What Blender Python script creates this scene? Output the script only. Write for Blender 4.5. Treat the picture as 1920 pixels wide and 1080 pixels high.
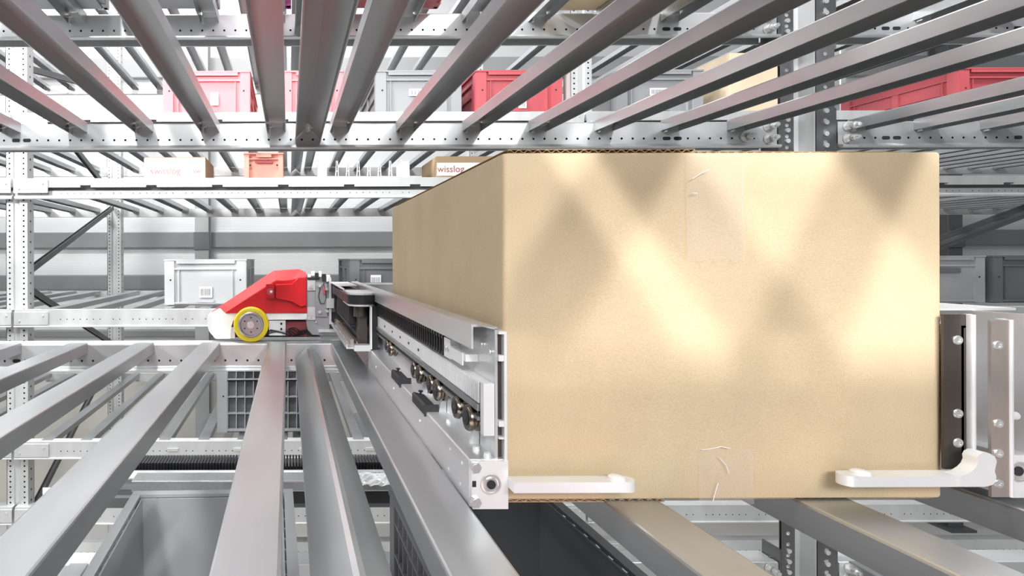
import bpy, bmesh, math, random
from mathutils import Vector, Matrix
random.seed(7)
for _o in list(bpy.data.objects): bpy.data.objects.remove(_o)
SC = bpy.context.scene
COL = SC.collection

# ------------------------------------------------------------------ camera
cd = bpy.data.cameras.new('camera'); cam = bpy.data.objects.new('camera', cd); COL.objects.link(cam)
cd.sensor_width = 36.0; cd.sensor_fit = 'HORIZONTAL'; cd.lens = 36.0*1000.0/1920.0
cd.shift_x = (960-541)/1920.0; cd.shift_y = -(540-486)/1920.0
cd.clip_start = 0.02; cd.clip_end = 100
cam.location = (0, 0, 0); cam.rotation_euler = (math.radians(90), math.radians(0.18), 0)
SC.camera = cam

# ------------------------------------------------------------------ light
SC.view_settings.view_transform = 'Standard'; SC.view_settings.look = 'None'
SC.view_settings.gamma = 1.0; SC.view_settings.exposure = 0.2; SC.view_settings.use_curve_mapping = False
W = bpy.data.worlds.new('hall_light'); SC.world = W; W.use_nodes = True
wn = W.node_tree; bgn = wn.nodes['Background']; bgn.inputs[1].default_value = 1.0
_g = wn.nodes.new('ShaderNodeTexCoord'); _sx = wn.nodes.new('ShaderNodeSeparateXYZ'); _mr = wn.nodes.new('ShaderNodeMapRange'); _cr = wn.nodes.new('ShaderNodeValToRGB')
wn.links.new(_g.outputs['Generated'], _sx.inputs[0]); wn.links.new(_sx.outputs[2], _mr.inputs[0]); _mr.inputs[1].default_value = -1; _mr.inputs[2].default_value = 1
wn.links.new(_mr.outputs[0], _cr.inputs[0]); wn.links.new(_cr.outputs[0], bgn.inputs[0])
_e = _cr.color_ramp.elements; _e[0].position = 0.35; _e[0].color = (.03, .03, .032, 1); _e[1].position = 1; _e[1].color = (.50, .52, .54, 1)
_k = _e.new(.5); _k.color = (.05, .05, .052, 1); _k = _e.new(.62); _k.color = (.20, .205, .21, 1)

def area(name, loc, target, size, power, color=(1, 1, 1), sy=None, spread=180):
    l = bpy.data.lights.new(name, 'AREA'); l.energy = power; l.color = color
    l.shape = 'RECTANGLE'; l.size = size; l.size_y = sy or size; l.spread = math.radians(spread)
    o = bpy.data.objects.new(name, l); COL.objects.link(o); o.location = loc
    o.rotation_euler = (Vector(target)-Vector(loc)).to_track_quat('-Z', 'Y').to_euler()
    return o
area('work_lamp', (-0.56, -0.98, 1.235), (0.33, 0.42, 0.0), 0.07, 29, (0.99, 0.985, 1.0))
area('work_lamp', (0.98, -0.90, 1.16), (0.33, 0.42, 0.0), 0.07, 23, (0.99, 0.985, 1.0))
area('front_fill', (0.3, -1.7, 1.0), (0.2, 0.8, 0.0), 1.6, 42, (1, 1, 1), 0.6)  # unseen soft fill added behind the camera to lift the carton's front
area('top_fill', (-0.5, 0.35, 2.3), (-0.35, 0.6, 0), 0.5, 62, (1, 1, 1), 0.5)  # overhead fill added to brighten the slat tops, source not in view
area('aisle_fill', (-0.9, 1.62, 2.6), (-0.7, 1.75, 0), 0.4, 130, (1, 0.99, 0.97), 0.3)  # unseen fill added over the aisle to brighten the far rack
area('aisle_fill', (-2.4, 0.4, 1.3), (-0.7, 2.3, 0.1), 0.6, 72, (1, 1, 1), 0.6)  # second added aisle fill, for the bright far left
area('aisle_fill', (2.6, 1.66, 1.9), (2.7, 2.1, 0), 0.5, 32, (1, 1, 1), 0.3)  # added fill lifting the dim right end of the aisle
area('rear_fill', (-0.8, 3.9, 2.6), (-0.8, 4.6, 0.0), 3.5, 52, (1, 1, 1), 0.4)  # unseen fill added to brighten the back wall
area('pink_bounce_fill', (0.0, -0.35, -0.55), (0.1, 0.7, 0.3), 0.5, 1.4, (1.0, 0.5, 0.53), 0.3)  # pink fill added low behind the camera, stands for unseen red bounce

# ------------------------------------------------------------------ materials
def mat(name, color, rough=0.5, metal=0.0, noise=0.0, nscale=(8, 8, 8), bump=0.0, bscale=60, spec=0.5, rvar=0.0, wave=None):
    m = bpy.data.materials.new(name); m.use_nodes = True
    nt = m.node_tree; b = nt.nodes['Principled BSDF']
    b.inputs['Base Color'].default_value = (*color, 1); b.inputs['Roughness'].default_value = rough
    b.inputs['Metallic'].default_value = metal; b.inputs['Specular IOR Level'].default_value = spec
    tc = nt.nodes.new('ShaderNodeTexCoord'); mp = nt.nodes.new('ShaderNodeMapping'); mp.inputs['Scale'].default_value = nscale
    nt.links.new(tc.outputs['Object'], mp.inputs[0])
    nz = nt.nodes.new('ShaderNodeTexNoise'); nz.inputs['Scale'].default_value = 1.0; nz.inputs['Detail'].default_value = 5
    nt.links.new(mp.outputs[0], nz.inputs['Vector'])
    if noise:
        r = nt.nodes.new('ShaderNodeValToRGB')
        r.color_ramp.elements[0].position = 0.3; r.color_ramp.elements[1].position = 0.7
        r.color_ramp.elements[0].color = (*[c*(1-noise) for c in color], 1)
        r.color_ramp.elements[1].color = (*[min(1, c*(1+noise*0.6)) for c in color], 1)
        nt.links.new(nz.outputs[0], r.inputs[0]); nt.links.new(r.outputs[0], b.inputs['Base Color'])
    if rvar:
        mr = nt.nodes.new('ShaderNodeMapRange'); mr.inputs[1].default_value = .3; mr.inputs[2].default_value = .7
        mr.inputs[3].default_value = rough-rvar; mr.inputs[4].default_value = rough+rvar
        nt.links.new(nz.outputs[0], mr.inputs[0]); nt.links.new(mr.outputs[0], b.inputs['Roughness'])
    if bump:
        n2 = nt.nodes.new('ShaderNodeTexNoise'); n2.inputs['Scale'].default_value = bscale; n2.inputs['Detail'].default_value = 4
        nt.links.new(tc.outputs['Object'], n2.inputs['Vector'])
        bp = nt.nodes.new('ShaderNodeBump'); bp.inputs['Strength'].default_value = bump; bp.inputs['Distance'].default_value = 0.001
        nt.links.new(n2.outputs[0], bp.inputs['Height']); nt.links.new(bp.outputs[0], b.inputs['Normal'])
    if wave:
        mw = nt.nodes.new('ShaderNodeMapping'); mw.inputs['Scale'].default_value = wave
        nt.links.new(tc.outputs['Object'], mw.inputs[0])
        wv = nt.nodes.new('ShaderNodeTexWave'); wv.bands_direction = 'Z'; wv.inputs['Scale'].default_value = 1
        nt.links.new(mw.outputs[0], wv.inputs['Vector'])
        bp = nt.nodes.new('ShaderNodeBump'); bp.inputs['Strength'].default_value = .25; bp.inputs['Distance'].default_value = 0.004
        nt.links.new(wv.outputs[0], bp.inputs['Height']); nt.links.new(bp.outputs[0], b.inputs['Normal'])
    return m

GALV = mat('galvanised_steel', (0.49, 0.502, 0.51), 0.33, 0.85, 0.18, (14, 2.2, 14), rvar=0.07)
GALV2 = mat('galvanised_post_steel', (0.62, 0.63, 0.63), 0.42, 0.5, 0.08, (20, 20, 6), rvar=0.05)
DARKSTEEL = mat('dark_and_shaded_steel', (0.17, 0.172, 0.175), 0.38, 0.8, 0.15, (20, 20, 6))  # dim light on the near post's flanges is put into this colour
BEAMM = mat('beam_steel', (0.58, 0.595, 0.60), 0.40, 0.6, 0.09, (4, 10, 10), rvar=0.06)
ALU = mat('aluminium', (0.76, 0.765, 0.77), 0.33, 0.7, 0.06, (30, 6, 30), rvar=0.06)
ALUW = mat('pale_aluminium', (0.86, 0.86, 0.86), 0.4, 0.35)
STEEL = mat('bright_steel', (0.72, 0.72, 0.71), 0.28, 0.7)
BRASSY = mat('bearing_steel', (0.22, 0.185, 0.145), 0.25, 1.0)
HOLE = mat('punched_hole_dark', (0.02, 0.02, 0.022), 0.8)
BLACK = mat('black_plastic', (0.018, 0.018, 0.02), 0.35)
RUBB = mat('black_rubber', (0.025, 0.025, 0.027), 0.6)
DARKM = mat('dark_anodised_metal_and_shade', (0.10, 0.085, 0.075), 0.35, 0.6, 0.2, (60, 6, 20))
TAUPE = mat('bronzed_grip_metal', (0.46, 0.40, 0.36), 0.35, 0.6, 0.1, (60, 6, 20))
REDC = mat('red_cover_plastic', (0.56, 0.007, 0.011), 0.30, 0, 0.0, bump=0.15, bscale=900)
WHITE = mat('white_plastic', (0.85, 0.85, 0.85), 0.4)
YEL = mat('yellow_polyurethane', (0.70, 0.54, 0.015), 0.35)
GREYM = mat('machined_grey_metal', (0.42, 0.43, 0.44), 0.3, 0.8, 0.1, (80, 80, 80))
PLATE = mat('grey_machine_plate', (0.36, 0.37, 0.38), 0.4, 0.5)
BINR = mat('red_bin_plastic', (0.46, 0.085, 0.10), 0.42, 0, 0.05)
BINP = mat('coral_bin_plastic', (0.72, 0.23, 0.25), 0.45, 0, 0.04)
BINO = mat('salmon_bin_plastic', (0.84, 0.38, 0.30), 0.45)
BING = mat('grey_bin_plastic', (0.38, 0.39, 0.40), 0.42, 0, 0.06)
BINL = mat('light_grey_bin_plastic', (0.28, 0.29, 0.30), 0.4)
BINW = mat('white_grey_bin_plastic', (0.56, 0.57, 0.58), 0.4)
BIND = mat('dark_grey_bin_plastic', (0.135, 0.14, 0.15), 0.42, 0, 0.06)
MAG = mat('magenta_plastic', (0.60, 0.06, 0.36), 0.4)
PAPER = mat('paper_label', (0.86, 0.86, 0.85), 0.6)
PRINT = mat('label_print_ink', (0.25, 0.25, 0.26), 0.6)
LOGO = mat('dull_red_print', (0.42, 0.13, 0.12), 0.6)
FLOORM = mat('concrete_floor', (0.60, 0.59, 0.57), 0.55, 0, 0.1, (1.5, 1.5, 1.5))
WALLM = mat('ribbed_wall_panel', (0.66, 0.67, 0.68), 0.5, 0.1, 0.05, (1.2, 1, .4), wave=(1, 1, 26))
BANDM = mat('grey_wall_band', (0.20, 0.205, 0.21), 0.5, 0.1)
PLINTH = mat('beige_plinth', (0.56, 0.54, 0.50), 0.7, 0, 0.12, (2, 2, 2))
DARKCOL = mat('dark_grey_paint_and_shade', (0.10, 0.105, 0.11), 0.5)
MIDCOL = mat('mid_grey_paint', (0.34, 0.345, 0.35), 0.5)
KRAFT_IN = mat('kraft_inner', (0.42, 0.30, 0.18), 0.8)
KRAFT2 = mat('pale_carton', (0.66, 0.54, 0.38), 0.75, 0, .05, (10, 10, 10))

def kraft():
    m = bpy.data.materials.new('kraft_cardboard'); m.use_nodes = True; nt = m.node_tree; b = nt.nodes['Principled BSDF']
    tc = nt.nodes.new('ShaderNodeTexCoord')
    def nz(scale, detail, mscale=(1, 1, 1)):
        mp = nt.nodes.new('ShaderNodeMapping'); mp.inputs['Scale'].default_value = mscale
        nt.links.new(tc.outputs['Object'], mp.inputs[0])
        n = nt.nodes.new('ShaderNodeTexNoise'); n.inputs['Scale'].default_value = scale; n.inputs['Detail'].default_value = detail
        nt.links.new(mp.outputs[0], n.inputs['Vector']); return n
    n1 = nz(1300, 2, (0.6, 0.6, 1.6)); n2 = nz(14, 4)
    r = nt.nodes.new('ShaderNodeValToRGB'); r.color_ramp.elements[0].position = .33; r.color_ramp.elements[1].position = .62
    r.color_ramp.elements[0].color = (0.56, 0.44, 0.275, 1); r.color_ramp.elements[1].color = (0.65, 0.52, 0.345, 1)
    r2 = nt.nodes.new('ShaderNodeValToRGB'); r2.color_ramp.elements[0].position = .3; r2.color_ramp.elements[1].position = .7
    r2.color_ramp.elements[0].color = (0.93, 0.93, 0.93, 1); r2.color_ramp.elements[1].color = (1.05, 1.05, 1.05, 1)
    nt.links.new(n1.outputs[0], r.inputs[0]); nt.links.new(n2.outputs[0], r2.inputs[0])
    mx = nt.nodes.new('ShaderNodeMix'); mx.data_type = 'RGBA'; mx.blend_type = 'MULTIPLY'; mx.inputs[0].default_value = 1
    nt.links.new(r.outputs[0], mx.inputs[6]); nt.links.new(r2.outputs[0], mx.inputs[7]); nt.links.new(mx.outputs[2], b.inputs['Base Color'])
    b.inputs['Roughness'].default_value = .72; b.inputs['Specular IOR Level'].default_value = .25
    bp = nt.nodes.new('ShaderNodeBump'); bp.inputs['Strength'].default_value = .08; bp.inputs['Distance'].default_value = .0003
    nt.links.new(n1.outputs[0], bp.inputs['Height']); nt.links.new(bp.outputs[0], b.inputs['Normal'])
    return m
KRAFT = kraft()
def clearmat(name, tint, op, rough, bump=0):
    m = bpy.data.materials.new(name); m.use_nodes = True; nt = m.node_tree; b = nt.nodes['Principled BSDF']
    b.inputs['Base Color'].default_value = (*tint, 1); b.inputs['Roughness'].default_value = rough
    b.inputs['Alpha'].default_value = op; b.inputs['Specular IOR Level'].default_value = .9
    if bump:
        tc = nt.nodes.new('ShaderNodeTexCoord'); n = nt.nodes.new('ShaderNodeTexNoise'); n.inputs['Scale'].default_value = 60
        n.inputs['Distortion'].default_value = 2
        mp = nt.nodes.new('ShaderNodeMapping'); mp.inputs['Scale'].default_value = (1.8, 1, .5); nt.links.new(tc.outputs['Object'], mp.inputs[0])
        nt.links.new(mp.outputs[0], n.inputs['Vector'])
        bp = nt.nodes.new('ShaderNodeBump'); bp.inputs['Strength'].default_value = bump; bp.inputs['Distance'].default_value = .002
        nt.links.new(n.outputs[0], bp.inputs['Height']); nt.links.new(bp.outputs[0], b.inputs['Normal'])
    return m
TAPE = clearmat('clear_packing_tape', (0.86, 0.80, 0.74), 0.13, 0.15, .6)
CLEAR = clearmat('clear_plastic', (0.86, 0.88, 0.9), 0.45, 0.1)

# ------------------------------------------------------------------ mesh helpers
def NB(): return bmesh.new()
def face(bm, vs, mi=0):
    f = bm.faces.new(vs); f.material_index = mi; return f
def box(bm, x0, x1, y0, y1, z0, z1, mi=0):
    v = [bm.verts.new(p) for p in ((x0,y0,z0),(x1,y0,z0),(x1,y1,z0),(x0,y1,z0),(x0,y0,z1),(x1,y0,z1),(x1,y1,z1),(x0,y1,z1))]
    for q in ((0,3,2,1),(4,5,6,7),(0,1,5,4),(1,2,6,5),(2,3,7,6),(3,0,4,7)): face(bm, [v[i] for i in q], mi)
def prism(bm, pts, a0, a1, axis='y', mi=0):
    def P(u, v, a):
        return (u, a, v) if axis == 'y' else ((a, u, v) if axis == 'x' else (u, v, a))
    A = [bm.verts.new(P(u, v, a0)) for u, v in pts]; B = [bm.verts.new(P(u, v, a1)) for u, v in pts]
    n = len(pts)
    for i in range(n): face(bm, (A[i], A[(i+1) % n], B[(i+1) % n], B[i]), mi)
    face(bm, A, mi); face(bm, B[::-1], mi)
def rbox(bm, x0, x1, y0, y1, z0, z1, r, axis='y', mi=0, seg=3):
    """box with the four edges along `axis` rounded"""
    if axis == 'y': u0, u1, v0, v1, a0, a1 = x0, x1, z0, z1, y0, y1
    elif axis == 'x': u0, u1, v0, v1, a0, a1 = y0, y1, z0, z1, x0, x1
    else: u0, u1, v0, v1, a0, a1 = x0, x1, y0, y1, z0, z1
    pts = []
    for cx, cy, s in ((u1-r, v0+r, -90), (u1-r, v1-r, 0), (u0+r, v1-r, 90), (u0+r, v0+r, 180)):
        for k in range(seg+1):
            a = math.radians(s+90*k/seg); pts.append((cx+r*math.cos(a), cy+r*math.sin(a)))
    prism(bm, pts, a0, a1, axis, mi)
def cyl(bm, p0, p1, r, seg=16, mi=0, r1=None):
    p0, p1 = Vector(p0), Vector(p1); d = (p1-p0).normalized()
    t = Vector((0, 0, 1)) if abs(d.z) < .9 else Vector((1, 0, 0)); a = d.cross(t).normalized(); b = d.cross(a)
    r1 = r if r1 is None else r1
    A = [bm.verts.new(p0+(a*math.cos(k*2*math.pi/seg)+b*math.sin(k*2*math.pi/seg))*r) for k in range(seg)]
    B = [bm.verts.new(p1+(a*math.cos(k*2*math.pi/seg)+b*math.sin(k*2*math.pi/seg))*r1) for k in range(seg)]
    for k in range(seg): face(bm, (A[k], A[(k+1) % seg], B[(k+1) % seg], B[k]), mi)
    face(bm, A[::-1], mi); face(bm, B, mi)
def lathe(bm, c, axis, prof, seg=24, mi=0):
    """prof: list of (along, radius)"""
    c = Vector(c); d = Vector(axis).normalized(); t = Vector((0, 0, 1)) if abs(d.z) < .9 else Vector((1, 0, 0))
    a = d.cross(t).normalized(); b = d.cross(a); R = []
    for s, r in prof:
        R.append([bm.verts.new(c+d*s+(a*math.cos(k*2*math.pi/seg)+b*math.sin(k*2*math.pi/seg))*r) for k in range(seg)])
    for i in range(len(R)-1):
        for k in range(seg): face(bm, (R[i][k], R[i][(k+1) % seg], R[i+1][(k+1) % seg], R[i+1][k]), mi)
    face(bm, R[0][::-1], mi); face(bm, R[-1], mi)
def bar(bm, p0, p1, w, h, mi=0):
    """rectangular bar between two points, width along x-ish, height the other"""
    p0, p1 = Vector(p0), Vector(p1); d = (p1-p0).normalized(); a = d.cross(Vector((0, 0, 1)))
    if a.length < .01: a = Vector((1, 0, 0))
    a.normalize(); b = a.cross(d).normalized(); v = []
    for p in (p0, p1):
        for sa, sb in ((-1,-1),(1,-1),(1,1),(-1,1)): v.append(bm.verts.new(p+a*sa*w/2+b*sb*h/2))
    for q in ((0,1,2,3),(7,6,5,4),(0,4,5,1),(1,5,6,2),(2,6,7,3),(3,7,4,0)): face(bm, [v[i] for i in q], mi)
def tube(bm, pts, r, seg=8, mi=0):
    pts = [Vector(p) for p in pts]; rings = []
    for i, p in enumerate(pts):
        d = (pts[min(i+1, len(pts)-1)]-pts[max(i-1, 0)]).normalized()
        t = Vector((0, 0, 1)) if abs(d.z) < .9 else Vector((1, 0, 0)); a = d.cross(t).normalized(); b = d.cross(a)
        rings.append([bm.verts.new(p+(a*math.cos(k*2*math.pi/seg)+b*math.sin(k*2*math.pi/seg))*r) for k in range(seg)])
    for i in range(len(rings)-1):
        for k in range(seg): face(bm, (rings[i][k], rings[i][(k+1) % seg], rings[i+1][(k+1) % seg], rings[i+1][k]), mi)
    face(bm, rings[0][::-1], mi); face(bm, rings[-1], mi)
def holed(bm, M, u0, u1, v0, v1, centres, r, pitch, depth=0.004, mi=0, hm=1):
    """flat strip u0..u1 x v0..v1 with punched round holes at u = centres; M(u,v,d) gives the point, d = depth behind"""
    cs = [c for c in centres if c-pitch/2 >= u0-1e-6 and c+pitch/2 <= u1+1e-6]
    def quad(a, b):
        if b-a > 1e-6: face(bm, [bm.verts.new(M(*p, 0)) for p in ((a, v0), (b, v0), (b, v1), (a, v1))], mi)
    if not cs: quad(u0, u1); return
    prev = u0; vm = (v0+v1)/2
    for c in cs:
        a, b = c-pitch/2, c+pitch/2; quad(prev, a); prev = b
        outer = [(b, vm), (b, v1), (c, v1), (a, v1), (a, vm), (a, v0), (c, v0), (b, v0)]
        inner = [(c+r*math.cos(k*math.pi/4), vm+r*math.sin(k*math.pi/4)) for k in range(8)]
        O = [bm.verts.new(M(*p, 0)) for p in outer]; I = [bm.verts.new(M(*p, 0)) for p in inner]; J = [bm.verts.new(M(*p, depth)) for p in inner]
        for k in range(8):
            n = (k+1) % 8; face(bm, (O[k], O[n], I[n], I[k]), mi); face(bm, (I[k], I[n], J[n], J[k]), hm)
        face(bm, J, hm)
    quad(prev, u1)
def finish(bm, weld=True):
    if weld: bmesh.ops.remove_doubles(bm, verts=bm.verts, dist=1e-6)
    bmesh.ops.recalc_face_normals(bm, faces=bm.faces)
def obj(name, bm, mats, parent=None, loc=None, smooth=None, weld=False):
    finish(bm, weld)
    me = bpy.data.meshes.new(name); bm.to_mesh(me); bm.free()
    for m in (mats if isinstance(mats, (list, tuple)) else [mats]): me.materials.append(m)
    if smooth is not None:
        for p in me.polygons: p.use_smooth = True
        try: me.set_sharp_from_angle(angle=math.radians(smooth))
        except Exception: pass
    o = bpy.data.objects.new(name, me); COL.objects.link(o)
    if parent: o.parent = parent
    if loc: o.location = loc
    return o
def thing(name, label, cat, loc=(0, 0, 0), group=None, rotz=0):
    o = bpy.data.objects.new(name, None); COL.objects.link(o); o.location = loc; o.rotation_euler = (0, 0, rotz)
    o.empty_display_size = .05; return tag(o, label, cat, group)
def tag(o, label, cat, group=None, kind=None):
    o['label'] = label; o['category'] = cat
    if group: o['group'] = group
    if kind: o['kind'] = kind
    return o
def struct(o): o['kind'] = 'structure'; return o
KIDS = {}
def copy_tree(o, parent=None):
    c = o.copy(); COL.objects.link(c)
    if parent: c.parent = parent
    for ch in [k for k in bpy.data.objects if k.parent is o]: copy_tree(ch, c)
    return c
ORD = ['first', 'second', 'third', 'fourth', 'fifth', 'sixth', 'seventh', 'eighth', 'ninth', 'tenth', 'eleventh', 'twelfth', 'thirteenth', 'fourteenth', 'fifteenth', 'sixteenth']

ND, FD, BD = 1.209, 2.033, 3.226          # depth of near rack edge, far rack front, far rack back
CX = 0.0445                                # middle of the bay

# ------------------------------------------------------------------ setting
b = NB(); box(b, -9, 9, -4, 5.0, -2.3, -2.2); struct(obj('floor', b, FLOORM))
b = NB(); box(b, -9, 9, 4.6, 4.7, -0.95, 4.2); struct(obj('wall_back', b, WALLM))
b = NB(); box(b, -9, 9, 4.52, 4.7, -2.2, -0.95); struct(obj('trim_1', b, PLINTH))
for i, (z0, z1) in enumerate(((.10, .235), (-.255, -.13), (1.55, 1.72), (-.66, -.60))):
    b = NB(); rbox(b, -9, 9, 4.54, 4.6, z0, z1, .008, 'x'); struct(obj('trim_%d' % (i+2), b, BANDM if i != 2 else MIDCOL))

# ------------------------------------------------------------------ building columns behind
def column(x0, label, m=None):
    t = thing('steel_column', label, 'column', (x0, 4.3, -2.2), 'steel columns at the back wall')
    b = NB(); box(b, -.055, .055, 0, .012, 0, 5.5); box(b, -.055, .055, .13, .142, 0, 5.5); box(b, -.006, .006, .012, .13, 0, 5.5); obj('shaft', b, m or MIDCOL, t)
    b = NB(); box(b, -.062, .062, -.014, 0, 2.28, 2.42); obj('splice_plate', b, DARKCOL, t)
    b = NB(); box(b, -.10, .10, -.05, .19, 0, .02); obj('base_plate', b, DARKCOL, t)
column(-.70, 'grey steel building column at the back wall, seen between the slats left of the red shuttle')
column(5.38, 'grey steel building column at the back wall, far right beside the big carton', DARKCOL)

# ------------------------------------------------------------------ slats
SW, SH, ST = .043, .0235, .0017
def slat_bm(L):
    b = NB(); w, h, t, r = SW, SH, ST, .0022
    o = [(0, -h), (0, -r), (r*.3, -r*.3), (r, 0), (w-r, 0), (w-r*.3, -r*.3), (w, -r), (w, -h), (w-t, -h), (w-t, -t), (t, -t), (t, -h)]
    A = [b.verts.new((u, 0, v)) for u, v in o]; B = [b.verts.new((u, L, v)) for u, v in o]; n = len(o)
    for i in range(n): face(b, (A[i], A[(i+1) % n], B[(i+1) % n], B[i]))
    for q in ((0, 1, 10, 11), (1, 2, 3, 4, 5, 6, 9, 10), (6, 7, 8, 9)):
        face(b, [A[i] for i in q]); face(b, [B[i] for i in q][::-1])
    return b
def clip_bm(L):
    b = NB(); w = SW
    box(b, .006, .0095, L-.012, L-.0008, -SH-.004, -.004); box(b, .0098, w-.006, L-.010, L-.0008, -.012, -.004)
    tube(b, [(.003, L-.013, -SH+.008), (.009, L-.016, -SH+.006), (.016, L-.013, -SH+.010)], .0012, 6)
    return b
LEN = 1.205
s0 = obj('shelf_slat', slat_bm(LEN), GALV); clip0 = obj('end_clip', clip_bm(LEN), STEEL, s0); clip0['label'] = 'bright bent clip at slat end'
smesh, cmesh = s0.data, clip0.data
first = [s0]
LVN = {309: 'upper shelf', 557: 'topmost shelf', -191: 'middle shelf', -691: 'bottom shelf'}
LVF = {1057: 'highest shelf', 557: 'red bin shelf', 309: 'printed carton shelf', -191: 'white bin shelf', -691: 'ribbed crate shelf', -939: 'lowest shelf'}
def slat(x, y, z, label, group, small=False):
    if first:
        o = first.pop(); c = None
    else:
        o = bpy.data.objects.new('shelf_slat', smesh); COL.objects.link(o)
        if not small:
            c = clip0.copy(); COL.objects.link(c); c.parent = o
    o.location = (x, y, z); return tag(o, label, 'shelf slat', group)
def ridge_bm(L, w=.057, hw=.014, rise=.026):
    b = NB(); t = .0018; m = w/2
    o = [(0, -rise-hw), (0, -rise), (m-.004, -.0012), (m, 0), (m+.004, -.0012), (w, -rise), (w, -rise-hw), (w-t, -rise-hw), (w-t, -rise-t), (m, -t-.0006), (t, -rise-t), (t, -rise-hw)]
    A = [b.verts.new((u, 0, v)) for u, v in o]; n = len(o)
    B = [b.verts.new((u, L if v < -rise+.0001 else L-.0, v)) for u, v in o]
    for i in range(n): face(b, (A[i], A[(i+1) % n], B[(i+1) % n], B[i]))
    for q in ((0, 1, 10, 11), (1, 2, 3, 9, 10), (3, 4, 5, 8, 9), (5, 6, 7, 8)):
        face(b, [A[i] for i in q]); face(b, [B[i] for i in q][::-1])
    return b
rmesh = None
def ridge(y, z, label, group, up):
    global rmesh
    if rmesh is None:
        o = obj('ridged_slat', ridge_bm(1.19), GALV); rmesh = o.data
    else:
        o = bpy.data.objects.new('ridged_slat', rmesh); COL.objects.link(o)
    o.location = (.0155, y, z-.009); tag(o, label, 'shelf slat', group)
    if up:
        b = NB(); lathe(b, (.028, 1.165, -.0035), (0, 0, -1), [(0, .009), (.006, .009), (.006, .005), (.016, .005)], 6)
        cyl(b, (.018, 1.178, -.012), (.038, 1.16, -.012), .0015, 6); obj('fixing_bolt', b, STEEL, o)
    return o
for z in (309, 557, -191, -691):
    zz = z/1000+.003; nm = LVN[z]; g = 'steel slats of the near rack, ' + nm
    nl = 6 if z != -691 else 5
    for k in range(nl):
        slat(-.0055-SW-.15*k, ND-LEN, zz, 'grey slat of the near %s, %s left of the ridged slat' % (nm, ORD[k]), g)
    for k in range(7):
        if z == -691 and k > 5: continue
        slat(.0945+.15*k, ND-LEN, zz, 'grey slat of the near %s, %s right of the ridged slat' % (nm, ORD[k]), g)
    if z != -691:
        ridge(ND-LEN+.012, zz-.001, 'wide roof-shaped slat in the middle of the near %s' % nm, 'ridged slats of the near rack', z > 0)
    if z != -191:
        for k in range(3 if z > 0 else 2):
            slat(1.268+.15*k, ND-LEN, zz, 'grey slat of the near %s, %s beyond the bolted post' % (nm, ORD[k]), g)
for z in (1057, 557, 309, -191, -691, -939):
    zz = z/1000+.003; nm = LVF[z]; g = 'steel slats of the far rack, ' + nm
    y0 = FD+.004
    for k in range(7):
        if not (z == -939 and k > 3): slat(-.0055-SW-.15*k, y0, zz, 'grey slat of the far %s, %s left of its ridged slat' % (nm, ORD[k]), g)
    for k in range(7 if z > 0 else 3):
        slat(.0945+.15*k, y0, zz, 'grey slat of the far %s, %s right of its ridged slat' % (nm, ORD[k]), g)
    if z > -900: ridge(y0, zz-.001, 'wide roof-shaped slat in the middle of the far %s' % nm, 'ridged slats of the far rack', False)
    for k in range(4 if z in (1057, 557, 309, -191, -691) else 0):
        slat(-1.143-SW-.15*k, y0, zz, 'grey slat of the far %s, %s left of the pale post' % (nm, ORD[k]), g)
    if z > 0:
        for k in range(14):
            slat(1.22+.15*k, y0, zz, 'grey slat of the far %s, %s beyond the right pale post' % (nm, ORD[k]), g)
for z in (557, 309):
    for k in range(7):
        slat(3.38+.15*k, FD+.004, z/1000+.003, 'grey slat of the far %s, %s beyond the last post at right' % (LVF[z], ORD[k]), 'steel slats of the far rack, '+LVF[z])
cmesh.materials[0] = STEEL

# ------------------------------------------------------------------ near beams
def near_beam(x0, x1, z, y, label, flip=1, bolts=(), slots=()):
    t = thing('shelf_beam', label, 'beam', ((x0+x1)/2, y, z), 'perforated beams of the near rack'); cx = (x0+x1)/2
    a, c = x0-cx, x1-cx; b = NB(); hole0 = -.644-cx
    n0 = math.ceil((a+.03-hole0)/.025); cs = [hole0+.025*k for k in range(n0, n0+200) if hole0+.025*k < c-.03]
    M = lambda u, v, d: (u, d, v)
    face(b, [b.verts.new(M(*p, 0)) for p in ((a, -.026), (c, -.026), (c, -.003), (a, -.003))])
    holed(b, M, a, c, -.050, -.026, cs, .0026, .025, .004)
    box(b, a, c, .0005, .0025, -.026, -.002)
    prism(b, [(0, -.003), (.001, -.0008), (.003, 0), (.050, 0), (.050, -.002), (.003, -.002)], a, c, 'x')
    box(b, a, c, .0045, .0065, -.055, -.026)
    pts = [(0, -.050), (-.001, -.0525), (-.006, -.0535), (-.0105, -.0545), (-.0125, -.058), (-.0105, -.061), (-.006, -.0615), (-.002, -.059), (.002, -.056), (.0065, -.055), (.0065, -.0505)]
    prism(b, pts, a, c, 'x'); box(b, a, c, .046, .050, -.055, -.002)
    body = obj('beam_body', b, [BEAMM, HOLE], t)
    for s in slots:
        for dx in (0, .025):
            sb = NB(); rbox(sb, s-cx+dx-.009, s-cx+dx+.009, -.0004, .001, -.042, -.034, .0035, 'y'); obj('slot', sb, HOLE, t)
    for (bx, bz) in bolts:
        sb = NB(); X = bx-cx
        cyl(sb, (X, -.001, bz), (X, -.003, bz), .0115, 20); cyl(sb, (X, -.003, bz), (X, -.011, bz), .0095, 6); cyl(sb, (X, -.011, bz), (X+.000, -.026, bz), .0045, 12)
        cyl(sb, (X, -.014, bz), (X, -.019, bz), .0075, 12)
        obj('bolt', sb, STEEL, t, smooth=40)
    return t
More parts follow.
